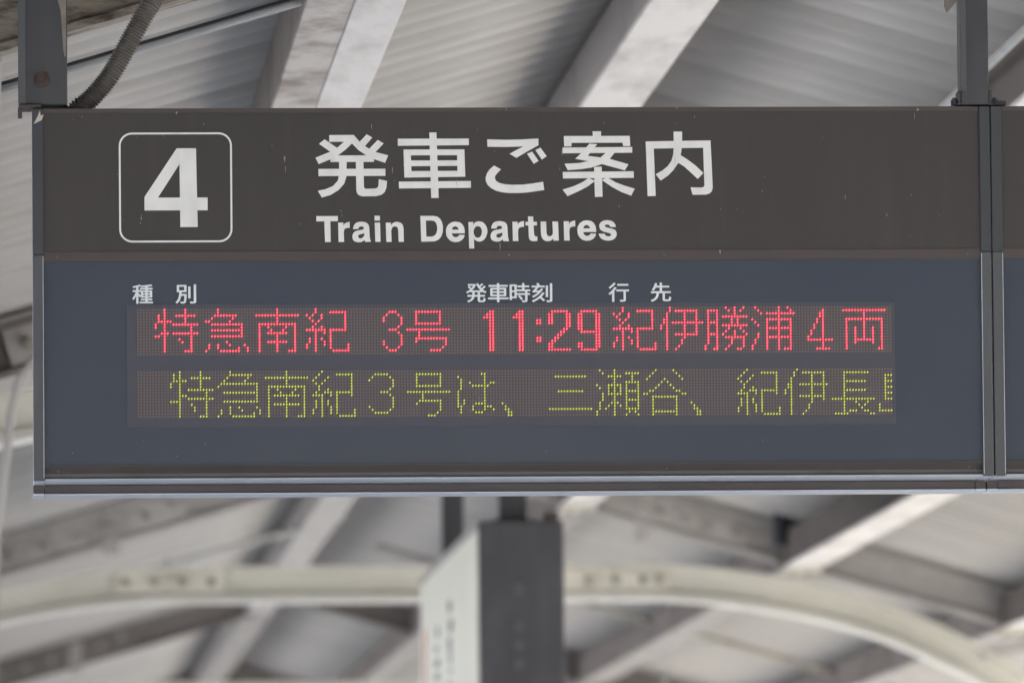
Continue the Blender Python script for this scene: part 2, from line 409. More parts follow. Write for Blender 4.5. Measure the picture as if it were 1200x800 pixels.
# ---- purlins, in lengths between the frames
PUR = [(-1.93, 0.15, 'w'), (-0.95, 0.15, 'w'), (0.015, 0.11, 'w'), (0.853, 0.110, 'A'), (1.76, 0.165, 'w'), (2.77, 0.155, 'w'), (3.79, 0.172, 'w'), (4.78, 0.15, 'w'), (5.75, 0.15, 'w')]
names = ['outermost left', 'second from the left eave', 'pale one at the left picture edge', 'double flaking one right of the conduit', 'ridge', 'first right of the ridge', 'second right of the ridge', 'third right of the ridge', 'right eave']
ys = [-26] + [f[0] for f in FR] + [76]
bay = ['over the photographer', 'before the departure sign', 'directly behind the departure sign', 'ahead of the cream arch', 'just behind the cream arch', 'two bays behind the arch', 'three bays behind the arch', 'in the farthest bay']
for k in range(len(ys) - 1):
    y0, y1 = ys[k] + 0.02, ys[k + 1] - 0.02
    for (x, w, kind), nm in zip(PUR, names):
        if (kind == 'A' and k > 2) or ('pale' in nm and k == 1): continue
        zb = rz(x) - 0.085
        if kind == 'A': lab = f'double purlin with flaking paint left of the ridge, {bay[k]}'
        elif nm == 'ridge': lab = f'white soffited purlin along the ridge, {bay[k]}'
        elif 'pale' in nm: lab = f'pale purlin at the left edge of the picture, {bay[k]}'
        else: lab = f'white soffited purlin, {nm}, {bay[k]}'
        pu = empty('purlin', (x, y0, zb), lab, 'roof beam', 'purlins running along the platform canopy')
        L = y1 - y0
        slope = -SL if x > RX else SL
        if kind == 'A':
            m = MB(); m.bbox(-0.108, -0.0015, 0, L, 0.003, 0.165, 0.003); m.build('side_beam', M['purlin_dirty'], pu)
            m = MB(); m.box(-0.112, -0.1085, 0, L, 0.006, 0.16); m.build('side_board', M['purlin_side'], pu)
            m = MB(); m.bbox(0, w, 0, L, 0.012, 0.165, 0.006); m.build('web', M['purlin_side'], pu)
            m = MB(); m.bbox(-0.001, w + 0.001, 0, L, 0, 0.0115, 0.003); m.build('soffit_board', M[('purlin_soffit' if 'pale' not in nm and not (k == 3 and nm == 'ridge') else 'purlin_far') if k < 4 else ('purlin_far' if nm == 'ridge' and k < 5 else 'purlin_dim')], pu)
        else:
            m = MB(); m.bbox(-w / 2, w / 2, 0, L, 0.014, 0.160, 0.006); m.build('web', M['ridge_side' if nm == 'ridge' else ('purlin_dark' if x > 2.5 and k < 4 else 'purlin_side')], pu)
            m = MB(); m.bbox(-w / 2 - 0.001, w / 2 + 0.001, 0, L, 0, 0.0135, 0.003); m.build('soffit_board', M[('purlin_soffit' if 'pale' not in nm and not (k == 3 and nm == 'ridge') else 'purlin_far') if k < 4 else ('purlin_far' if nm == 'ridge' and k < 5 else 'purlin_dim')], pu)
        if k in (3, 4):        # end cleat with bolts at the cream frame
            ye = L if k == 3 else 0
            s = -1 if k == 3 else 1
            m = MB(); m.bbox(-w / 2 + (w/2 if kind == 'A' else 0), w / 2 + (w/2 if kind == 'A' else 0), min(ye, ye + s * .16), max(ye, ye + s * .16), -0.012, -0.001, 0.002)
            cl = m.build('cleat', M['plate'], pu)
            for q in (-.035, .035):
                m = MB(); m.cyl((q + (w/2 if kind == 'A' else 0), ye + s * .08, -0.012), (0, 0, -1), 0.014, 0.012, 6); m.build('bolt', M['bolt'], cl)

# ---- pipes on the ceiling
def pipe(name, pts, r, label, cat='pipe', mt='pipe', n=10, clips=()):
    o = empty(name, pts[0], label, cat)
    c0 = Vector(pts[0])
    m = MB(); m.smooth = True; m.tube([Vector(q) - c0 for q in pts], r, n); m.build('tube', M[mt], o)
    for q in clips:
        k = MB(); qq = Vector(q) - c0
        k.bbox(qq.x - 0.012, qq.x + 0.012, qq.y - r * 1.5, qq.y + r * 1.5, qq.z - r * 1.4, qq.z + r * 2.0, 0.002); k.build('clip', M['bolt'], o)
    return o
pipe('ceiling_pipe', [(-2.4, 1.5, 3.06), (0.222, 1.5, 3.804), (0.638, 1.5, 3.926), (1.7, 1.5, 4.236)], 0.0085, 'thin pale pipe slanting across the ceiling behind the ribbed conduit', clips=[(-0.9, 1.5, 3.485)])
pipe('pipe_shadow_line', [(-2.4, 1.52, 3.075), (0.222, 1.52, 3.819), (0.638, 1.52, 3.941), (1.7, 1.52, 4.251)], 0.0045, 'thin dark tube standing in for the shadow line above the pale slanting pipe', 'cable', 'darkbox')  # dark tube added to draw the shadow line above the pale pipe
pipe('ceiling_pipe', [(-0.2, 27, 3.70), (1.9, 27, 4.27)], 0.016, 'blurred thin pipe on the ceiling between the cream arch and the sign bottom', clips=[(1.0, 27, 4.025)])
pipe('ceiling_pipe', [(2.60, 2, rz(2.60) - 0.05), (2.60, 9.5, rz(2.60) - 0.05)], 0.012, 'pale pipe beside the purlin right of the right hanger post')
pipe('drop_cable', [(0.26, 9.5, 3.80), (0.20, 9.5, 3.765), (0.155, 9.5, 3.70), (0.13, 9.5, 3.60), (0.118, 9.5, 3.49), (0.10, 9.5, 3.356), (0.08, 9.5, 3.2), (0.06, 9.5, 2.0), (0.06, 9.5, 0.0)], 0.014, 'pale curved cable dropping left of the departure sign', 'cable', 'purlin_far')
pipe('drop_pipe', [(4.02, 33, 3.70), (3.95, 33, 3.45), (3.93, 33, 3.2), (3.93, 33, 0.0)], 0.018, 'blurred grey down pipe under the right half of the cream arch')

pipe('conduit_run', [(-2.0, 21.9, 3.42), (0.3, 21.9, 4.02), (1.0, 21.9, 4.215)], 0.018, 'blurred grey conduit clipped along the left rafter of the cream arch frame', 'conduit', clips=[(0.2, 21.9, 3.995)])
pipe('conduit_run', [(2.2, 30, 4.28), (3.2, 30, 4.0), (5.4, 30, 3.38)], 0.02, 'blurred thin conduit crossing the ceiling right of the end on sign', 'conduit', 'bolt')
pipe('drop_pipe', [(0.045, 8.8, 3.66), (0.045, 8.8, 0.0)], 0.012, 'thin grey drop pipe at the left picture edge beside the sign', clips=[(0.045, 8.8, 3.4)])

# small dark block with a stub beside the purlin at the cream frame
fb = empty('dark_block', (3.70, 22.0, 3.93), 'dark blurred block beside the brown purlin above the cream arch', 'junction box')
m = MB(); m.bbox(-0.055, 0.015, -0.06, 0.05, -0.09, 0.085, 0.02); m.build('block_body', M['darkbox'], fb)
m = MB(); m.cyl((-0.02, 0, 0.08), (0, 0, 1), 0.02, 0.08, 10); m.build('block_stub', M['darkbox'], fb)

# ================================================================== hanger posts
def hpost(x0, x1, y0, y1, z0, z1, label, kind):
    o = empty('hanger_post', ((x0 + x1) / 2, (y0 + y1) / 2, z0), label, 'hanger post', 'posts that hang the platform signs')
    w, d = (x1 - x0) / 2, (y1 - y0) / 2
    m = MB(); m.bbox(-w, w, -d, d, 0, z1 - z0, 0.004); m.build('post_tube', M['post'], o)
    return o, w, d
o, w, d = hpost(0.104, 0.203, 0.0, 0.10, 3.572, rz(0.15) + 0.05, 'broad dark steel post with peeling paint holding the left end of the departure sign', 0)
m = MB(); m.bbox(-w - 0.0015, -w + 0.014, -d - 0.004, -d - 0.0005, 0.002, 0.45, 0.001); m.build('edge_strip', M['cap_low'], o)
m = MB()                                               # peeled paint patch on the right edge
pts = [(0.047, 0.10), (0.0485, 0.42), (0.026, 0.42), (0.030, 0.30), (0.027, 0.235), (0.0305, 0.215), (0.036, 0.195), (0.039, 0.15), (0.041, 0.115), (0.044, 0.098)]
m.add([(a, -d - 0.0012, b) for a, b in pts] + [(a, -d - 0.0001, b) for a, b in pts], [tuple(range(10))] + [(i, (i + 1) % 10, 10 + (i + 1) % 10, 10 + i) for i in range(10)])
m.build('peeled_patch', M['peel'], o)
m = MB(); m.cyl((-0.003, -d, 0.052), (0, -1, 0), 0.017, 0.003, 20); m.cyl((-0.003, -d - 0.003, 0.052), (0, -1, 0), 0.0115, 0.008, 6); m.cyl((-0.003, -d - 0.011, 0.052), (0, -1, 0), 0.005, 0.006, 8)
m.build('bolt', M['rust'], o)
m = MB(); m.bbox(-w - 0.001, -0.004, -d - 0.012, d, -0.0045, 0.0, 0.001); bp = m.build('base_plate', M['rust'], o)
m = MB(); m.cyl((-w + 0.002, -d + 0.01, -0.005), (0, 0, -1), 0.0045, 0.022, 8); m.build('bolt', M['post'], bp)
o, w, d = hpost(2.037, 2.094, 0.0, 0.07, 3.567, rz(2.06) + 0.05, 'narrow dark steel post standing where the two departure signs meet', 1)
m = MB(); m.bbox(-w - 0.001, -w + 0.011, -d - 0.003, -d - 0.0005, 0.03, 0.45, 0.001); m.build('edge_strip', M['cap_low'], o)
m = MB(); m.bbox(-w - 0.009, w + 0.010, -0.03, d, 0.0, 0.005, 0.001); bp = m.build('base_plate', M['post'], o)
for q in (-1, 1):
    m = MB(); m.bbox(q * (w + 0.003) - 0.003, q * (w + 0.003) + 0.003, -0.031, 0.02, 0.005, 0.030, 0.0015); m.build('angle_lug', M['post'], bp)
    m = MB(); m.cyl((q * (w + 0.013), -0.02, 0.0), (0, 0, 1), 0.007, 0.012, 6); m.cyl((q * (w + 0.013), -0.02, 0.012), (0, 0, 1), 0.004, 0.004, 8); m.build('bolt', M['darkbox'], bp)
m = MB(); m.bbox(w + 0.012, w + 0.036, -0.03, 0.01, 0.0, 0.009, 0.002); m.build('foot_clip', M['darkbox'], bp)
m = MB()                                               # little triangular gusset at top left of the post
pts = [(-w - 0.031, 0.30), (-w - 0.031, 0.205), (-w - 0.026, 0.192), (-w - 0.002, 0.219), (-w - 0.002, 0.30)]
m.add([(a, -0.02, b) for a, b in pts] + [(a, -0.014, b) for a, b in pts], [tuple(range(5)), (9, 8, 7, 6, 5)] + [(i, (i + 1) % 5, 5 + (i + 1) % 5, 5 + i) for i in range(5)])
m.build('gusset', M['peel'], o)

# ribbed flexible conduit
path = catmull([(0.200, .10, 3.545), (0.227, .10, 3.575), (0.244, .10, 3.588), (0.265, .10, 3.609), (0.288, .10, 3.637), (0.310, .10, 3.672), (0.331, .10, 3.711), (0.352, .10, 3.749), (0.373, .10, 3.785), (0.393, .11, 3.82), (0.42, .14, 3.87), (0.44, .2, 3.93), (0.45, .3, 3.98)], 12)
dist = [0]
for a, b in zip(path, path[1:]): dist.append(dist[-1] + (b - a).length)
NR = int(dist[-1] / 0.0064); pts, rad = [], []
def at(sv):
    for i in range(len(dist) - 1):
        if dist[i + 1] >= sv: return path[i].lerp(path[i + 1], (sv - dist[i]) / (dist[i + 1] - dist[i] + 1e-9))
    return path[-1]
for i in range(NR):
    for fr_, rr in ((0.0, 0.0172), (0.28, 0.0212), (0.52, 0.0212), (0.8, 0.0172)):
        pts.append(at((i + fr_) * 0.0064)); rad.append(rr)
hs = empty('flexible_conduit', pts[0], 'ribbed brown grey flexible conduit curving up from the top of the departure sign', 'conduit')
m = MB(); m.tube([q - pts[0] for q in pts], rad, 20); m.build('ribbed_hose', M['hose'], hs)
m = MB(); m.cyl(Vector((0.222, .10, 3.565)) - pts[0], (0, 0, 1), 0.026, 0.010, 6); m.build('gland_nut', M['darkbox'], hs)

# ================================================================== departure board
ZT, ZD1, ZD0, ZS, ZL = 3.564, 3.271, 3.250, 2.834, 2.808     # top, divider, panel bottom, lip
def board(x0, x1, label, content):
    o = empty('departure_board', (x0, 0, ZL), label, 'departure sign', 'hanging departure signs in one row')
    def P(m, name, mt, par=o, kind=None, fix=True):
        m.v = [(a - x0, b, c - ZL) for a, b, c in m.v]
        return m.build(name, mt, par, kind=kind, fix=fix)
    cw = 0.0225
    m = MB(); m.bbox(x0 + 0.001, x1 - 0.001, 0.006, 0.25, 2.81, ZT - 0.001, 0.003); P(m, 'casing', M['casing'])
    m = MB(); m.bbox(x0 + cw - 0.005, x1 - cw + 0.005, 0.0, 0.0052, ZD1 - 0.006, ZT - 0.004, 0.0015); hp = P(m, 'header_panel', M['header'])
    m = MB(); m.bbox(x0 + cw, x1 - cw, -0.0016, 0.0058, ZT - 0.009, ZT, 0.0006); P(m, 'top_trim', M['divider'])
    m = MB(); m.bbox(x0 + cw - 0.004, x1 - cw + 0.004, -0.002, 0.0062, ZD0, ZD1, 0.0006); P(m, 'divider_strip', M['divider'])
    m = MB(); m.bbox(x0 + cw - 0.005, x1 - cw + 0.005, 0.001, 0.0050, ZS - 0.006, ZD0 + 0.006, 0.001); dp = P(m, 'display_panel', M['acrylic'])
    # bottom channel: concave cove, bright lip, dark riser, lower bright lip
    prof = [(0.0055, ZS - 0.0005), (-0.006, ZS - 0.0005)]
    for i in range(9):
        t = i / 8
        prof.append((-0.006 + 0.014 * math.sin(t * math.pi / 2), ZS - 0.002 - t * 0.021))
    prof += [(0.008, ZL + 0.001), (0.012, ZL + 0.001), (0.012, ZS + 0.0)]
    prof = [(-0.006, ZS - 0.0005)] + prof[2:]
    m = MB(); m.prism_x(prof, x0 + cw, x1 - cw); P(m, 'bottom_cove', M['slot'])
    m = MB(); m.bbox(x0 + cw, x1 - cw, -0.002, 0.165, ZL - 0.0035, ZL, 0.0012); P(m, 'bottom_lip', M['alu'])
    m = MB(); m.bbox(x0 + cw, x1 - cw, 0.150, 0.245, 2.787, ZL - 0.004, 0.0015); P(m, 'riser', M['slot'])
    m = MB(); m.bbox(x0 + cw, x1 - cw, 0.144, 0.25, 2.7825, 2.7865, 0.0012); P(m, 'bottom_lip', M['alu'])
    for xa, xb in ((x0, x0 + cw - 0.0006), (x1 - cw + 0.0006, x1 - 0.0006)):
        m = MB(); m.bbox(xa, xb, -0.005, 0.012, ZD1 - 0.006, ZT, 0.0015); P(m, 'end_cap', M['cap'])
        m = MB(); m.bbox(xa, xb, -0.006, 0.012, ZL - 0.004, ZD1 - 0.0065, 0.002); ec = P(m, 'end_cap', M['cap_low'])
        m = MB(); q = xa + 0.0004 if xa > x0 else xb - 0.0016
        m.box(q, q + 0.0012, -0.0068, -0.0055, ZL, ZD1 - 0.010); P(m, 'edge_bead', M['alu'], ec)
        m = MB(); m.bbox(xa, xb, 0.0125, 0.165, ZL - 0.0042, ZL + 0.0002, 0.001); P(m, 'end_cap', M['alu'])
        m = MB(); m.bbox(xa, xb, 0.149, 0.25, 2.7875, ZL - 0.0048, 0.001); P(m, 'end_cap', M['slot'])
        m = MB(); m.bbox(xa, xb, 0.143, 0.25, 2.7820, 2.7870, 0.001); P(m, 'end_cap', M['alu'])
    m = MB(); m.box(x0 - 0.0005, x0 + 0.0005, 0.013, 0.06, ZL + 0.002, ZT - 0.002); P(m, 'side_sheet', M['alu'])
    if not content: 
        m = MB(); m.bbox(x0 + 0.19, x1 - 0.20, -0.0002, 0.0006, 2.911, 3.162, 0.0003); P(m, 'display_window', M['window'], dp)
        return o
    for sx in (x0 + 0.05, (x0 + x1) / 2 + 0.31, x1 - 0.05):
        for sz in (ZD0 + 0.0105, ZS - 0.0105):
            m = MB(); m.cyl((sx, -0.0035 if sz > 3 else 0.003, sz), (0, -1, 0), 0.0032, 0.0015, 10); P(m, 'screw', M['cap_low'])
    # ---- header print
    zf = -0.0008
    def glyph(name, polys, ox, oz, sc, par, mt, flip=True):
        m = MB()
        for i, pl in enumerate(polys):
            y = zf - i * 0.00006
            m.add([(ox + a * sc, y, oz - b * sc) for a, b in pl], [tuple(range(len(pl)))])
        # every stroke faces the viewer
        me_v, me_f = m.v, []
        for f in m.f:
            ar = sum(me_v[f[i]][0] * me_v[f[(i + 1) % len(f)]][2] - me_v[f[(i + 1) % len(f)]][0] * me_v[f[i]][2] for i in range(len(f)))
            me_f.append(f if ar > 0 else tuple(reversed(f)))
        m.f = me_f
        return P(m, name, mt, par, fix=False)
    s8 = 0.001752 / 8
    G = {
     'h': (0.6915, 3.5320, [[(208,108),(438,108),(438,170),(208,172)], [(438,108),(400,108),(345,172),(280,228),(222,262),(78,320),(108,380),(218,335),(290,298),(360,245),(420,188)],
        [(165,147),(280,228),(222,268),(112,190)], [(438,108),(495,175),(545,215),(585,240),(640,268),(758,300),(728,370),(625,335),(555,300),(480,250),(420,188)],
        [(558,102),(610,132),(542,212),(492,172)], [(662,155),(716,188),(640,268),(580,238)], [(218,299),(625,299),(625,361),(218,361)], [(105,425),(730,425),(730,492),(105,492)],
        [(298,350),(298,480),(285,535),(240,585),(170,615),(98,630),(135,693),(215,670),(290,625),(345,565),(365,500),(370,350)],
        [(455,350),(457,620),(463,652),(480,672),(512,683),(640,682),(690,670),(722,645),(740,600),(745,540),(668,522),(665,580),(657,600),(640,609),(560,613),(538,610),(529,596),(526,350)]]),
     's': (0.8665, 3.5315, [[(345,84),(412,84),(428,698),(358,698)], [(50,142),(714,142),(714,204),(50,208)], [(103,243),(170,243),(176,506),(108,506)], [(602,243),(672,243),(678,500),(606,500)],
        [(103,243),(672,243),(672,298),(103,298)], [(105,346),(672,346),(672,398),(105,400)], [(107,446),(677,444),(677,500),(108,506)], [(56,544),(730,540),(730,604),(58,608)]]),
     'g': (1.0325, 3.5312, [[(128,148),(300,154),(460,150),(608,142),(608,205),(500,265),(400,323),(335,285),(400,250),(468,216),(300,221),(130,218)], [(500,285),(548,265),(608,352),(562,380)], [(578,250),(626,228),(684,308),(638,340)],
        [(190,395),(150,428),(122,470),(110,510),(112,540),(128,575),(160,606),(205,630),(260,645),(330,653),(420,653),(500,648),(658,626),(648,548),(560,562),(460,574),(360,576),(290,570),(240,558),(208,538),(197,515),(200,492),(218,468),(256,430)]]),
     'a': (1.1990, 3.5308, [[(356,74),(436,74),(434,130),(358,130)], [(86,118),(704,118),(708,214),(642,214),(635,182),(158,182),(156,216),(88,216)], [(72,226),(726,222),(726,276),(74,280)],
        [(325,190),(398,196),(308,304),(190,332),(250,276)], [(308,304),(430,320),(520,335),(690,385),(655,442),(560,415),(440,382),(320,356),(190,332)],
        [(478,276),(562,276),(510,338),(440,382),(340,415),(240,430),(120,438),(90,378),(220,372),(330,352),(430,318)], [(366,408),(438,406),(444,688),(372,690)], [(72,455),(738,450),(738,512),(74,516)],
        [(315,512),(375,540),(300,595),(200,645),(115,682),(70,620),(170,590),(250,555)], [(490,508),(570,555),(650,585),(746,614),(712,680),(620,645),(530,595),(436,530)]]),
     'n': (1.3650, 3.5302, [[(358,76),(438,76),(436,200),(428,270),(420,300),(400,370),(350,440),(300,490),(232,536),(186,476),(250,440),(300,400),(335,350),(352,290),(358,220)], [(95,168),(704,160),(704,228),(97,236)],
        [(95,168),(168,168),(184,680),(108,682)], [(632,162),(704,160),(720,600),(712,636),(690,658),(655,669),(530,670),(512,600),(615,602),(634,597),(642,580)], [(420,296),(480,335),(560,395),(634,466),(580,522),(520,465),(455,405),(396,368)]]),
    }
    for k, (ox, oz, polys) in G.items(): glyph('letter', polys, ox, oz, s8, hp, M['white'])
    s4 = 0.001752 / (800 / 150)
    four = [[(426,155),(530,155),(538,646),(430,646)], [(208,462),(600,462),(600,542),(208,542)], [(410,155),(428,155),(426,255),(292,462),(210,462),(210,455)]]
    tn = glyph('track_number', four, 0.2905, 3.5330, s4, hp, M['white'])
    # rounded outline box
    def rrect(x0_, z0_, x1_, z1_, r, n=8):
        out = []
        for cx, cz, a0 in ((x1_ - r, z1_ - r, 0), (x0_ + r, z1_ - r, 90), (x0_ + r, z0_ + r, 180), (x1_ - r, z0_ + r, 270)):
            for i in range(n + 1):
                a = math.radians(a0 + 90 * i / n); out.append((cx + r * math.cos(a), cz + r * math.sin(a)))
        return out
    A = rrect(0.3070, 3.2895, 0.5380, 3.5145, 0.027); B = rrect(0.3108, 3.2933, 0.5342, 3.5107, 0.0232); n = len(A)
    m = MB(); m.add([(a, zf, b) for a, b in A] + [(a, zf, b) for a, b in B], [(i, (i + 1) % n, n + (i + 1) % n, n + i) for i in range(n)])
    P(m, 'number_frame', M['white'], hp, fix=False)
    # type set with the built-in face
    def text(body, xa, xb, za, zb, bold, mt, par, name, spacing=1.0, y=zf):
        cu = bpy.data.curves.new(name, 'FONT'); cu.body = body; cu.size = 1; cu.space_character = spacing; cu.resolution_u = 4
        to = bpy.data.objects.new('type', cu); COL.objects.link(to)
        bpy.context.view_layer.update()
        dg = bpy.context.evaluated_depsgraph_get()
        me = bpy.data.meshes.new_from_object(to.evaluated_get(dg))
        bpy.data.objects.remove(to)
        X = [v.co.x for v in me.vertices]; Y = [v.co.y for v in me.vertices]
        ax, bx, ay, by = min(X), max(X), min(Y), max(Y)
        m = MB()
        for i_, (ox, oz) in enumerate(((-bold, 0), (bold, 0), (0, bold * .6), (0, -bold * .6), (0, 0))):
            vs = [(xa + bold + ox + (v.co.x - ax) / (bx - ax) * (xb - xa - 2 * bold), y - i_ * 0.00005, za + bold + oz + (v.co.y - ay) / (by - ay) * (zb - za - 2 * bold)) for v in me.vertices]
            m.add(vs, [tuple(p_.vertices) for p_ in me.polygons])
        ff = []
        for f in m.f:
            ar = sum(m.v[f[i]][0] * m.v[f[(i + 1) % len(f)]][2] - m.v[f[(i + 1) % len(f)]][0] * m.v[f[i]][2] for i in range(len(f)))
            ff.append(f if ar > 0 else tuple(reversed(f)))
        m.f = ff
        return P(m, name, mt, par, fix=False)
    LET = {
     'T': (368, 248, 20, [[(60,108),(562,108),(562,228),(60,232)], [(244,200),(386,200),(392,715),(260,715)]]),
     'r': (368, 248, 20, [[(568,262),(690,262),(705,715),(575,715)], [(688,340),(720,285),(770,258),(838,245),(838,382),(770,388),(728,405),(705,440),(700,500),(690,500)]]),
     'a': (408, 248, 20, [[(115,415),(122,360),(150,300),(195,262),(250,245),(310,240),(380,248),(440,270),(480,315),(492,370),(500,500),(506,620),(525,690),(525,712),(395,712),(378,650),(375,510),(368,412),(368,385),(355,362),(320,350),(280,352),(252,370),(240,410)],
        [(368,410),(330,428),(240,442),(170,462),(125,500),(100,560),(98,610),(115,670),(160,705),(230,722),(300,718),(350,695),(392,660),(376,560),(350,600),(310,628),(270,632),(235,605),(232,570),(260,540),(330,525),(378,508)]]),
     'i': (408, 248, 20, [[(620,102),(745,102),(745,215),(620,215)], [(622,262),(748,262),(755,712),(632,712)]]),
     'n': (450, 248, 20, [[(40,262),(160,262),(175,712),(50,712)], [(160,325),(200,275),(265,245),(330,245),(400,272),(440,320),(455,400),(460,712),(338,712),(328,440),(318,385),(290,358),(255,350),(215,358),(185,385),(172,440),(160,440)]]),
     'D': (488, 248, 16.667, [[(75,88),(180,88),(190,590),(88,590)], [(178,88),(340,88),(410,105),(460,145),(495,210),(515,300),(510,400),(480,490),(430,550),(350,585),(180,590),(188,490),(290,492),(340,478),(380,435),(402,360),(400,290),(380,225),(345,188),(290,178),(183,178)]]),
     'e': (488, 248, 16.667, [[(572,425),(582,480),(610,530),(665,580),(740,602),(820,595),(880,562),(920,515),(935,462),(835,460),(815,480),(790,500),(755,508),(715,490),(690,455),(683,425)],
        [(572,362),(580,320),(620,255),(680,215),(750,200),(840,215),(890,250),(925,310),(935,362),(820,362),(815,335),(790,305),(755,292),(725,298),(700,320),(684,362)], [(571,358),(936,358),(938,430),(572,430)]]),
     'p': (545, 248, 16.667, [[(60,208),(155,208),(170,725),(70,725)], [(155,265),(185,220),(235,195),(290,195),(345,215),(395,265),(425,330),(430,410),(405,490),(370,545),(320,582),(270,592),(220,580),(170,545),(160,455),(172,450),(185,490),(215,512),(250,515),(285,500),(312,455),(322,390),(312,335),(285,300),(245,288),(205,298),(175,335),(155,380)]]),
     't': (598, 248, 16.667, [[(338,100),(440,100),(448,280),(455,440),(465,475),(485,490),(520,492),(518,578),(450,585),(400,578),(365,550),(352,500),(345,280)], [(290,205),(512,205),(512,275),(290,275)]]),
     'u': (598, 248, 16.667, [[(585,200),(692,200),(698,400),(705,450),(725,482),(760,490),(795,478),(820,440),(822,400),(815,200),(925,200),(938,575),(835,575),(828,535),(790,570),(730,588),(670,578),(620,540),(595,480),(588,400)]]),
     's': (655, 248, 16.667, [[(1100,310),(1095,265),(1060,215),(1010,185),(940,175),(870,182),(810,215),(780,260),(780,310),(800,360),(850,395),(920,415),(980,430),(1005,450),(1005,475),(980,490),(940,490),(900,475),(880,440),(765,440),(775,480),(810,530),(870,565),(950,578),(1030,565),(1085,530),(1118,475),(1118,420),(1090,370),(1040,345),(960,325),(910,310),(885,290),(895,268),(930,260),(970,268),(1000,310)]]),
    }
    # letters cut from their outline drawings (units: drawing grid, 1.75 mm each)
    for ch, dx, dy in (('T', 0, 0), ('r', 0, 0), ('a', 0, 0), ('i', 0, 0), ('n', 0, 0), ('D', 0, 0), ('e', 0, 0), ('p', 0, 0), ('a', 161.5, -.6), ('r', 203.7, -.9), ('t', 0, 0), ('u', 0, 0), ('r', 263.7, -1.4), ('e', 153.8, -1.4), ('s', 0, 0)):
        gx, gy, gs, polys = LET[ch]
        gx += dx; gy += dy
        glyph('letter', polys, 0.69027 + (gx - 360) * 0.0017515, 3.532 - (gx - 360) * 4.6e-6 - (gy - 145) * 0.00175, 0.001751 / gs, hp, M['white'])
    for ch, xc in (('種', 0.3540), ('別', 0.4420), ('発', 1.0355), ('車', 1.0805), ('時', 1.1250), ('刻', 1.1700), ('行', 1.3275), ('先', 1.4140)):
        text(ch, xc - 0.0212, xc + 0.0212, 3.1640, 3.2040, 0.00075, M['white2'], dp, 'caption', y=-0.0002)
    # ---- LED display
    m = MB(); m.bbox(0.321, 1.894, -0.0002, 0.0009, 2.911, 3.1625, 0.0003); wn = P(m, 'display_window', M['window'], dp)
    PX = (1.888 - 0.341) / 256
    def parse(rows, dx=0):
        out = set()
        for r_, s in enumerate(rows.split('/')):
            for q in s.split(','):
                if not q: continue
                if '-' in q:
                    a, b = q.split('-'); out |= {(c + dx, r_) for c in range(int(a), int(b) + 1)}
                else: out.add((int(q) + dx, r_))
        return out
    red, grn = set(), set()
    red |= parse('9,16/9,16/7,9,13-19/7,9,16/7-11,16/6,9,12-20/6,9,18/9,18/8-10,12-20/6,7,9,18/9,14,18/9,15,18/9,18/9,18/9,16-18')
    red |= parse('27/27/26-33/25,32/23,24,31/25-35/35/25-35/35/25-35//30/24,27,31,36/24,27,34,37/23,28-34,37')
    red |= parse('47/47/40-54/47/47/41-53/41,44,50,53/41,45,49,53/41,44-50,53/41,47,53/41,47,53/41,44-50,53/41,47,53/41,47,53/41,47,51-53')
    ki = '3/3,8-13/0,2,5,13/1,5,13/2,4,13/3,13/2,5,13/0-6,8-13/3,6,8/3,8/1,3,5,8/1,3,6,8/0,3,6,8,14/0,3,8,14/3,9-14'
    red |= parse(ki, 57) | parse(ki, 161)
    red |= parse('/85-87/84,88/83,89/83,89/89/88/85-87/88/89/89/83,89/83,89/84,88/85-87')
    red |= parse('/94-102/94,102/94,102/94,102/94-102//91-105/95/95/94-104/94,104/104/103/99-102')
    one = '/2,3/1-3/0-3' + '/2,3' * 11
    red |= parse(one, 117) | parse(one, 127)
    red |= parse('////135,136/135,136/////135,136/135,136')
    red |= parse('/140-145/139,140,145,146/139,140,145,146/139,140,145,146/139,140,145,146/145,146/144,145/143,144/142,143/141,142/140,141/139,140/139,140/139-146')
    red |= parse('/150-155' + '/149,150,155,156' * 6 + '/150-156/155,156/155,156/155,156/149,150,155,156/149,150,155,156/150-155')
    red |= parse('180/180,182-189/179,185,189/179,185,189/178,179,185,189/178,179,181-191/177,179,185,189/177,179,185,189/179,185,189/179,182-189/179,185/179,184/179,184/179,183/179,182')
    red |= parse('199,202,205/193-196,200,202,204/193,196,202/193,196,198-206/193,196,201,203/193-196,201,203/193,196,198-206/193,196,200,204/193,196,199,202,205/193-196,198,202,206/193,196,199-205/193,196,201,205/193,196,201,205/192,196,200,205/192,195,196,199,203,204')
    red |= parse('209,217,220/210,217,221/211,213-222/217/208,213-221/209,213,217,221/210,213,217,221/213-221/213,217,221/210,213,217,221/210,213-221/209,213,217,221/209,213,217,221/208,213,217,221/208,213,217,219-221')
    red |= parse('/232/231,232/231,232/230,232/230,232/229,232/229,232/228,232/228,232/227,232/227-235/232/232/230-234')
    red |= parse('/239-253/246/246/240-252/240,246,252/240,246,252' + '/240,243,246,249,252' * 4 + '/240,243-249,252/240,243,249,252/240,252/240,251,252')
    grn |= parse('14,21/12,14,21/12,14,18-24/12-16,21/11,14,21/11,14,21/14,17-25/14,23/14-16,23/14,17-25/11-14,23/14,18,23/14,19,23/14,19,23/14,23/14,21-23')
    grn |= parse('31/31-38/30,37/29,36/28-40/27,40/40/29-40/40/40/29-40//31,34,40/28,31,35,41/28,31,39,41/27,32-39')
    grn |= parse('50/50/43-57/50/50/44-56/44,47,53,56/44,48,52,56/44,46-54,56/44,50,56/44,50,56/44,46-54,56/44,50,56/44,50,56/44,50,56/44,50,54-56')
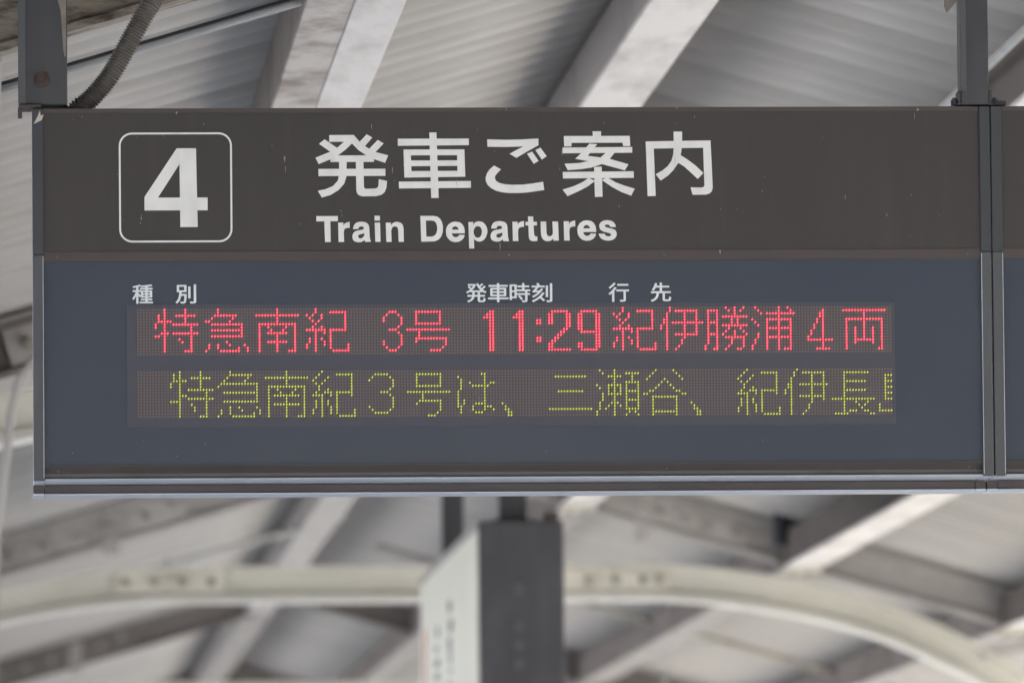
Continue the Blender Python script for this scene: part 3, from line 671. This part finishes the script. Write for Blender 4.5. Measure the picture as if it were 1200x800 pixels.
    kg = '3/2,8-13/1,5,13/0,4,13/1,3,13/2,13/2,5,13/1,4-6,8-13/0-3,6,8,13/3,8/1,3,5,8/1,3,5,8/1,3,6,8/0,3,6,8,14/0,3,6,8,14/3,9-14'
    grn |= parse(kg, 59) | parse(kg, 203)
    grn |= parse('/80-84/79,85/78,86/86/86/85/82-84/85/86/86/86/78,86/79,85/80-84')
    grn |= parse('/94-102/94,102/94,102/94,102/94-102//91-105/96/96/95-102/94,102/102/102/101/98-100')
    grn |= parse('/116,117/108,117/109,117/109,112,117,119,120/109,113-118/109,117/108,117/108,117/108,117/108,110,117/108,110,114-117/108,109,113,117-119/109,113,117,120/109,114-116')
    ten = '///////////0/1/1,2/2,3/2,3'
    grn |= parse(ten, 123) | parse(ten, 187)
    grn |= parse('//141-151/////142-150//////139-153')
    grn |= parse('156,161/157,161,165-169/159-163,167/161,167/161,165-169/155,159-163,165,169/156,159,161,163,165,169/159,161,163,165-169/157,159-163,165,169/157,161,165,169/157,161,165-169/156,160-162,165,169/156,159,161,163,165,169/156,158,161,165-169/155,161,166,168/155,161,165,169')
    grn |= parse('175,181/174,182/173,183/172,178,184/177,179/176,180/175,181/173,174,182,183/171,172,184,185/174-182/174,182/174,182/174,182/174,182/174-182/174,182')
    grn |= parse('223/222,225-232/222,228,232/221,228,232/221,228,232/220,221,224-233/220,221,228,232/219,221,228,232/219,221,228,232/221,224-232/221,228,232/221,228/221,227/221,227/221,226/221,225')
    grn |= parse('/239-247/239/239/239-246/239/239/239-246/239/239/235-249/239,243,247/239,244,246/239,245/239,241-243,246,247/236-240,248,249')
    grn |= parse('//253-255/253/253-255/253/253-255/253/253-255/253/253-255//251/251/251-255')
    for ztop, lit, core, body in ((3.1545, red, 'red_core', 'red_halo'), (3.0270, grn, 'green_core', 'green_halo')):
        zt = ztop
        bz = 0.0965
        first = None
        for k in range(8):          # eight 32 x 16 modules
            xa = 0.341 + k * 32 * PX
            m = MB(); m.box(xa + 0.0006, xa + 32 * PX - 0.0006, -0.0010, -0.0003, zt - bz, zt + 0.0002); P(m, 'led_module', M['board'], dp)
        u, l, b2 = MB(), MB(), MB()
        r = PX * 0.34
        for c in range(256):
            for q in range(16):
                x = 0.341 + (c + .5) * PX; z = zt - (q + .5) * PX * 0.9985
                if (c, q) in lit:
                    j = random.uniform(0.93, 1.07)
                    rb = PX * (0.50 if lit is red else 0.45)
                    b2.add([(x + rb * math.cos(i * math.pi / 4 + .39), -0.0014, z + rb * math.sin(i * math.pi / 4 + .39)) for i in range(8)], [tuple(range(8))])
                    vs = []
                    for i in range(8):
                        a = i * math.pi / 4
                        kk = 1.0 if lit is red else 0.88
                        ex, ez = 0.235 * kk * PX * j * math.cos(a), 0.38 * kk * PX * j * math.sin(a)
                        vs.append((x + ex + ez * 0.38, -0.0019, z + ez))
                    l.add(vs, [tuple(range(8))])
                else:
                    u.add([(x + r * math.cos(i * math.pi / 3), -0.0013, z + r * math.sin(i * math.pi / 3)) for i in range(6)], [tuple(range(6))])
        P(u, 'unlit_led', M['unlit'], dp, kind='stuff', fix=False)
        P(b2, 'led_halo', M[body], dp, kind='stuff', fix=False)  # wide dim discs paint the halo around each lit LED
        P(l, 'lit_led', M[core], dp, kind='stuff', fix=False)
    # ---- droppings, scratches and specks
    rd = random.Random(3)
    def streak(m, x, z, w_, h_, y):
        n_ = 9; vs = []
        for i in range(n_):
            a = 2 * math.pi * i / n_
            k_ = rd.uniform(0.7, 1.2)
            vs.append((x + w_ * math.cos(a) * k_ * (0.6 + 0.4 * math.sin(a)), y, z + h_ * math.sin(a) * k_))
        m.add(vs, [tuple(range(n_))])
    m = MB()
    for x, z, w_, h_ in ((0.6455, 3.459, .0026, .007), (0.647, 3.437, .0008, .008), (0.824, 3.525, .001, .007), (1.214, 3.470, .0012, .006), (1.536, 3.266, .0020, .006),
                         (1.795, 3.377, .0008, .006), (0.352, 3.338, .0016, .003), (0.3505, 3.329, .0016, .002), (0.425, 3.554, .003, .003), (1.946, 3.556, .004, .003), (1.94, 3.543, .0007, .009),
                         (0.866, 3.435, .001, .007), (0.997, 3.408, .0008, .008), (1.085, 3.277, .001, .012), (1.103, 3.2605, .002, .002), (0.62, 3.488, .0012, .0012),
                         (1.446, 3.453, .0006, .011), (0.233, 3.547, .0014, .0014), (1.10, 3.56, .002, .0015), (1.45, 3.562, .003, .0015), (0.47, 3.42, .0006, .0006),
                         (1.75, 3.50, .001, .001), (1.63, 3.42, .0009, .0015), (1.88, 3.34, .001, .004), (0.76, 3.352, .0008, .003), (1.33, 3.36, .0012, .002)):
        streak(m, x, z, w_, h_, -0.0045 if (z > 3.552 or z < ZD1) else -0.0016)
    for i in range(46):
        streak(m, rd.uniform(0.17, 2.05), rd.uniform(3.28, 3.55), rd.uniform(.0003, .0009), rd.uniform(.0004, .003), -0.0016)
    P(m, 'dirt_speck', M['dropping'], hp, kind='stuff')
    m = MB()
    for x, z in ((0.422, 2.853), (0.355, 2.885), (1.176, 2.859), (1.765, 2.935), (0.48, 2.878), (0.21, 2.86), (1.62, 2.88)):
        streak(m, x, z, .0011, .0011, -0.0002)
    P(m, 'dirt_speck', M['dropping'], dp, kind='stuff')
    # torn shiny chip at the upper left corner
    m = MB()
    pts = [(0.1335, 3.532), (0.1500, 3.540), (0.1545, 3.552), (0.1480, 3.549), (0.1465, 3.560), (0.1420, 3.548)]
    m.add([(a, -0.0062, b) for a, b in pts] + [(a, -0.0052, b) for a, b in pts], [tuple(range(6)), (11, 10, 9, 8, 7, 6)] + [(i, (i + 1) % 6, 6 + (i + 1) % 6, 6 + i) for i in range(6)])
    P(m, 'paint_chip', M['chip'], hp)
    return o
board(0.1305, 2.0945, 'dark departure sign with lit red and yellow green train lines for track 4', True)
board(2.0965, 4.0605, 'dark departure sign cut off by the right picture edge, nothing printed in view', False)

# ================================================================== second hanging sign, end on
s2 = empty('hanging_sign', (2.05, 15, 2.60), 'blurred platform sign seen end on below the departure sign, dark end and pale greenish face', 'hanging sign')
def Q(m, name, mt, par=s2, kind=None):
    m.v = [(a - 2.05, b - 15, c - 2.60) for a, b, c in m.v]; return m.build(name, mt, par, kind=kind)
m = MB(); m.bbox(1.905, 2.215, 15.02, 19.2, 2.60, 3.560, 0.01); Q(m, 'housing', M['darkend'])
m = MB(); m.bbox(1.900, 2.218, 15.0, 15.035, 2.595, 3.566, 0.008); Q(m, 'end_plate', M['darkend'])
m = MB(); m.bbox(1.8935, 1.9045, 15.05, 19.18, 2.62, 3.535, 0.003); fc = Q(m, 'light_panel', M['lightface'])
m = MB(); m.bbox(1.889, 1.906, 15.03, 19.2, 3.536, 3.563, 0.003); Q(m, 'top_trim', M['rafter'])
m = MB()
rd = random.Random(5)
for y, z0, z1, wv0 in ((16.9, 3.02, 3.36, .26), (17.9, 2.98, 3.30, .34), (16.35, 2.7, 3.0, .2), (17.4, 2.7, 2.95, .2)):
    z = z1
    while z > z0:
        h = rd.uniform(.018, .06); wv = wv0 * rd.uniform(.45, 1.1); o_ = rd.uniform(-.05, .05)
        m.box(1.8925, 1.8934, y - wv / 2 + o_, y + wv / 2 + o_, z - h, z); z -= h + rd.uniform(.004, .035)
Q(m, 'printed_mark', M['facemark'], fc)
m = MB(); m.box(1.8925, 1.8934, 18.75, 19.0, 3.08, 3.33); Q(m, 'printed_band', M['facered'], fc)
for z in (3.31, 3.17, 3.10, 3.03):
    m = MB(); m.bbox(2.03, 2.065, 14.994, 14.999, z - .02, z + .02, 0.002); Q(m, 'end_label', M['cap_low'])

for yy, xa, lab in ((15.3, 1.993, 'near grey post holding the end on platform sign'), (18.7, 1.952, 'far grey post holding the end on platform sign')):
    o = empty('hanger_post', (xa + .052, yy, 3.566), lab, 'hanger post', 'posts that hang the platform signs')
    m = MB(); m.bbox(-.052 if yy < 16 else -.045, .052 if yy < 16 else .045, -.05, .05, 0, rz(2.0) + .02 - 3.566, .004); m.build('post_tube', M['post'], o)
    m = MB(); m.bbox(-.085, .085, -.08, .08, 0, .018, .004); m.build('base_plate', M['post'], o)
m = MB(); m.bbox(2.15, 2.20, 15.01, 15.12, 3.567, 3.60, 0.004); Q(m, 'top_clip', M['rust'])
